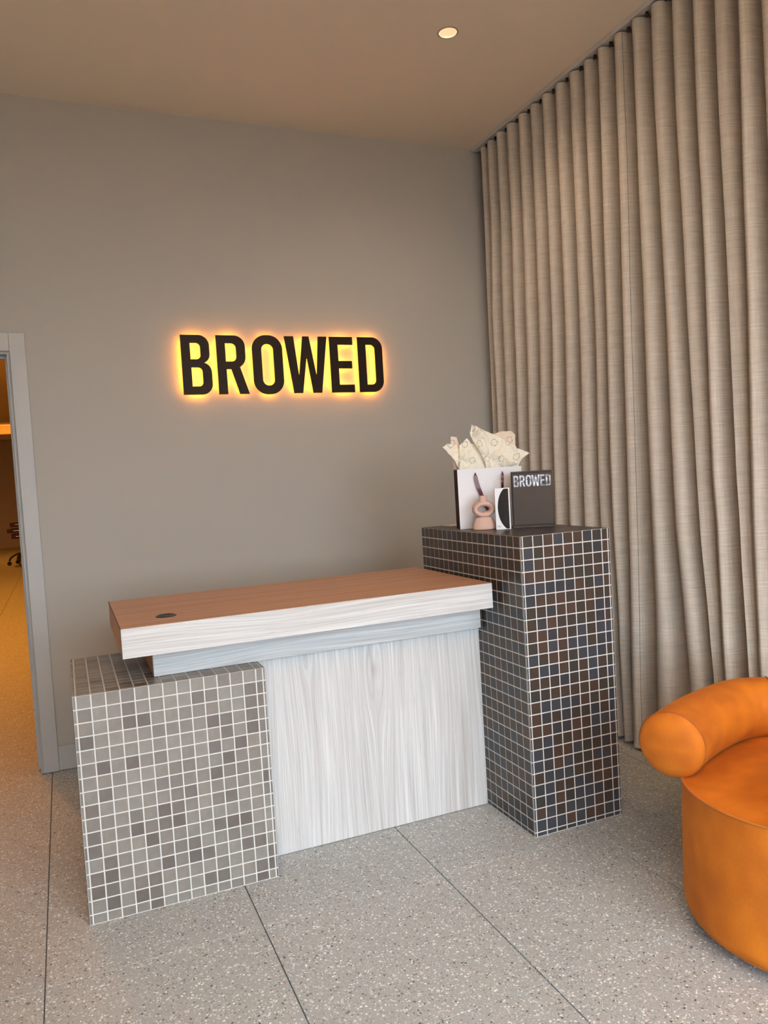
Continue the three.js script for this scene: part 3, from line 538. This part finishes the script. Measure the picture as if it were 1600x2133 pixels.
  sheet('cream tissue sheet folded to a narrow cone at the front left of the gift bag',
    [[0.066, 0.441, 0.050], [0.026, 0.408, 0.042], [0.014, 0.30, 0.018], [0.022, 0.25, 0.02], [0.125, 0.296, 0.016], [0.125, 0.25, 0.02], [0.142, 0.296, 0.026], [0.14, 0.25, 0.03], [0.093, 0.39, 0.036], [0.084, 0.415, 0.056], [0.075, 0.35, 0.016]],
    [[0, 1, 10], [1, 2, 10], [2, 3, 10], [10, 3, 4], [3, 5, 4], [0, 10, 8], [10, 4, 8], [8, 4, 6], [4, 5, 6], [5, 7, 6], [0, 8, 9], [8, 6, 9]], cream, 5.6);
  sheet('large cream tissue sheet with a tall pointed corner in the middle of the gift bag',
    [[0.097, 0.508, 0.060], [0.083, 0.466, 0.055], [0.102, 0.410, 0.045], [0.305, 0.387, 0.040], [0.205, 0.452, 0.062], [0.17, 0.36, 0.022], [0.14, 0.34, 0.04], [0.175, 0.296, 0.022], [0.16, 0.25, 0.03], [0.305, 0.30, 0.024], [0.30, 0.25, 0.03], [0.245, 0.335, 0.012], [0.15, 0.44, 0.045], [0.315, 0.36, 0.05]],
    [[0, 1, 12], [1, 2, 12], [0, 12, 4], [2, 5, 12], [4, 12, 5], [4, 5, 3], [2, 6, 5], [6, 7, 5], [6, 8, 7], [5, 7, 11], [5, 11, 3], [11, 9, 3], [7, 9, 11], [7, 8, 9], [8, 10, 9], [3, 9, 13]], cream, 11.2, 0.014);
  sheet('shaded cream tissue fold sunk between the narrow cone and the tall pointed sheet',
    [[0.085, 0.418, 0.070], [0.127, 0.402, 0.068], [0.172, 0.31, 0.06], [0.165, 0.25, 0.06], [0.09, 0.25, 0.06], [0.07, 0.33, 0.068], [0.115, 0.34, 0.064]], [[0, 5, 6], [0, 6, 1], [1, 6, 2], [6, 3, 2], [6, 4, 3], [5, 4, 6]], cream, 23.9, 0.005);
  sheet('blush tissue sheet with a rounded top, standing at the back right of the gift bag', [[0.200, 0.456, 0.088], [0.250, 0.466, 0.085], [0.298, 0.467, 0.084], [0.318, 0.447, 0.088], [0.313, 0.390, 0.082], [0.20, 0.34, 0.086], [0.21, 0.25, 0.086], [0.29, 0.25, 0.086]], [[0, 5, 1], [1, 5, 4], [1, 4, 2], [2, 4, 3], [5, 6, 4], [4, 6, 7]], blush, 15.7, 0.004);
  sheet('small cream tissue point sticking out at the right end of the gift bag', [[0.312, 0.380, 0.06], [0.378, 0.351, 0.055], [0.334, 0.327, 0.048], [0.316, 0.295, 0.045], [0.295, 0.29, 0.055], [0.29, 0.25, 0.055], [0.306, 0.25, 0.055], [0.29, 0.35, 0.06]], [[0, 2, 1], [0, 7, 2], [7, 4, 2], [4, 3, 2], [4, 5, 3], [5, 6, 3]], cream, 19.3, 0.004);
}
{ // pink ring vase
  const m = std({ color: col(0.60, 0.41, 0.34), roughness: 0.7 });
  const root = thing('ring_vase', 'matte pink ceramic vase with a ring-shaped body, in front of the white gift bag', 'vase', [1.944, PT, 1.515], bagAngle); root.scale.setScalar(1.07);
  const base = lathe([[0, 0], [0.048, 0], [0.0525, 0.003], [0.0535, 0.009], [0.0515, 0.022], [0.047, 0.036], [0.041, 0.047], [0.036, 0.0535], [0.030, 0.056]], 72); base.scale(1, 1, 0.62); smooth(base); part('foot', base, m, root);
  const v = [], ix = [], na = 96, nb = 32;
  for (let i = 0; i <= na; i++) { const a = (i / na) * 6.2831853, c = Math.cos(a), s = Math.sin(a), nrm = Math.hypot(c / 0.0378, s / 0.0253), nx = c / 0.0378 / nrm, ny = s / 0.0253 / nrm;
    for (let k = 0; k <= nb; k++) { const b = (k / nb) * 6.2831853, q = 0.0132 * Math.cos(b); v.push(0.0378 * c + nx * q, 0.0905 + 0.0253 * s + ny * q, 0.024 * Math.sin(b)); } }
  for (let i = 0; i < na; i++) for (let k = 0; k < nb; k++) { const a = i * (nb + 1) + k, b = a + nb + 1; ix.push(a, b, a + 1, b, b + 1, a + 1); }
  const g = new THREE.BufferGeometry(); g.setAttribute('position', new THREE.Float32BufferAttribute(v, 3)); g.setIndex(ix); smooth(g); part('ring_body', g, m, root);
  part('neck', lathe([[0.021, 0.120], [0.0185, 0.127], [0.0168, 0.136], [0.0172, 0.145], [0.0182, 0.1485], [0.0172, 0.1495], [0.0135, 0.1480], [0.0125, 0.135]], 48), m, root);
}
{ // slim white box with a black arc
  const W = 0.069, BH = 0.192, D = 0.022, root = thing('slim_box', 'slim white box printed with a black half circle, beside the pink vase', 'box', [1.965, PT, 1.588], -25 * Math.PI / 180);
  const white = std({ color: col(0.84, 0.83, 0.82), roughness: 0.6 });
  const print = canvasTex(360, 1000, (q, w, h) => {
    q.fillStyle = 'rgb(238,237,236)'; q.fillRect(0, 0, w, h); q.fillStyle = 'rgb(17,18,22)';
    q.beginPath(); q.moveTo(w * 0.87, h * 0.0 + 8); q.lineTo(w * 0.62, 8); q.quadraticCurveTo(w * 0.16, h * 0.17, w * 0.15, h * 0.48); q.quadraticCurveTo(w * 0.16, h * 0.82, w * 0.72, h - 6); q.lineTo(w * 0.87, h - 8); q.closePath(); q.fill();
    q.fillRect(w * 0.86, 8, w * 0.07, h - 14);
    q.fillStyle = 'rgb(120,120,120)'; for (let k = 0; k < 5; k++) q.fillRect(w * 0.06, h * 0.905 + k * 13, w * (0.2 + 0.04 * (k % 3)), 4);
  });
  part('carton', boxAt(0, 0, -D, W, BH, 0, 0.0012), white, root);
  const f = new THREE.PlaneGeometry(W - 0.003, BH - 0.003); f.translate(W / 2, BH / 2, 0.0003); part('printed_face', f, std({ map: print, roughness: 0.85 }), root);
  part('lid', boxAt(-0.0004, BH - 0.0035, -D - 0.0004, W + 0.0004, BH + 0.0006, 0.0002, 0.0006), white, root);
}
{ // dark presentation box
  const W = 0.189, BH = 0.264, D = 0.062, root = thing('presentation_box', 'dark brown upright box with silver BROWED lettering, leaning beside the slim white box', 'box', [2.051, PT, 1.597], -32 * Math.PI / 180);
  const dark = std({ color: col(0.031, 0.024, 0.021), roughness: 0.62 }), deep = std({ color: col(0.012, 0.010, 0.010), roughness: 0.6 });
  part('tray', boxAt(0.0, 0, -D, W, BH, -0.010, 0.0016), dark, root);
  part('shadow_gap', boxAt(0.003, 0.004, -0.0105, W - 0.001, BH - 0.006, -0.0055), deep, root);
  const lid = part('lid', boxAt(0.006, 0.0135, -0.0060, W, BH - 0.0115, 0.0, 0.0014), dark, root);
  part('lip', boxAt(0.001, 0.0, -0.012, W, 0.0095, -0.001, 0.001), dark, root);
  part('lip', boxAt(0.001, BH - 0.0065, -0.012, W - 0.004, BH, -0.001, 0.001), dark, root);
  const foilMap = dataTex(256, 64, (u, v) => { const t = clamp(0.62 + 0.8 * N(u * 7, v * 2.5, 3) + 0.5 * N(u * 16, v * 9, 8) - 0.35 * clamp((u - 0.6) * 2.5)); return [lerp(92, 205, t), lerp(88, 205, t), lerp(86, 212, t)]; });
  const foil = std({ map: foilMap, roughness: 0.42, metalness: 0.55 });
  for (const { s } of LETTERS) {
    const g = new THREE.ExtrudeGeometry(s, { depth: 0.001, bevelEnabled: false, curveSegments: 8 }), k = 0.170 / 1.281, q = g.attributes.position, uv = g.attributes.uv;
    for (let i = 0; i < q.count; i++) uv.setXY(i, q.getX(i) / 1.3, q.getY(i) / 0.35);
    g.scale(k, k * 1.12, 0.3); g.translate(0.0125, BH - 0.0715, 0.0001); part('letter', g, foil, lid);
  }
}
{ const t = thing('paper_sheet', 'flat pale pink sheet of paper lying behind the gift bag on the dark tiled block', 'paper', [1.945, PT, 1.062], 0);
  const g = new THREE.PlaneGeometry(0.21, 0.10, 14, 6).rotateX(-Math.PI / 2).translate(0.105, 0.001, 0.05), p = g.attributes.position;
  for (let i = 0; i < p.count; i++) p.setY(i, 0.0012 + 0.006 * clamp(p.getX(i) / 0.21 - 0.1) * (0.6 + 0.5 * N(p.getX(i) * 14, p.getZ(i) * 14, 2))); g.computeVertexNormals(); part('sheet', g, flatPaper({ color: col(0.78, 0.66, 0.58) }), t); }

// ------------------------------------------------------------------ trolley far back in the salon
{
  const red = std({ color: col(0.10, 0.035, 0.03), roughness: 0.5 }), metal = std({ color: col(0.05, 0.05, 0.05), roughness: 0.35, metalness: 0.4 }), chrome = std({ color: col(0.6, 0.6, 0.6), metalness: 1, roughness: 0.25 });
  const t = thing('salon_trolley', 'dark salon trolley with stacked trays on a wheeled star base, far back beyond the door', 'trolley', [-0.83, 0, -14.8]);
  part('post', new THREE.CylinderGeometry(0.024, 0.03, 0.62, 20).translate(0, 0.5, 0), metal, t);
  for (const [y, w, h, dx] of [[0.93, 0.40, 0.11, 0], [0.79, 0.50, 0.10, -0.02], [0.66, 0.38, 0.11, 0]]) {
    const tray = part('tray', boxAt(dx - w / 2, y - h / 2, -0.17, dx + w / 2, y + h / 2, 0.17, 0.012), red, t);
    part('handle', boxAt(dx - w / 4, y - 0.008, 0.17, dx + w / 4, y + 0.008, 0.186, 0.004), chrome, tray);
  }
  for (let k = 0; k < 5; k++) {
    const a = (k / 5) * 6.283 + 0.5, c = new THREE.CatmullRomCurve3([V3(0, 0.26, 0), V3(Math.cos(a) * 0.10, 0.25, Math.sin(a) * 0.10), V3(Math.cos(a) * 0.24, 0.17, Math.sin(a) * 0.24), V3(Math.cos(a) * 0.28, 0.10, Math.sin(a) * 0.28)]);
    const leg = part('leg', new THREE.TubeGeometry(c, 16, 0.022, 10), metal, t);
    part('caster', new THREE.CylinderGeometry(0.045, 0.045, 0.03, 18).rotateX(Math.PI / 2).rotateY(0.6 + k).translate(Math.cos(a) * 0.28, 0.046, Math.sin(a) * 0.28), metal, leg);
  }
}
renderer.render(scene, camera);
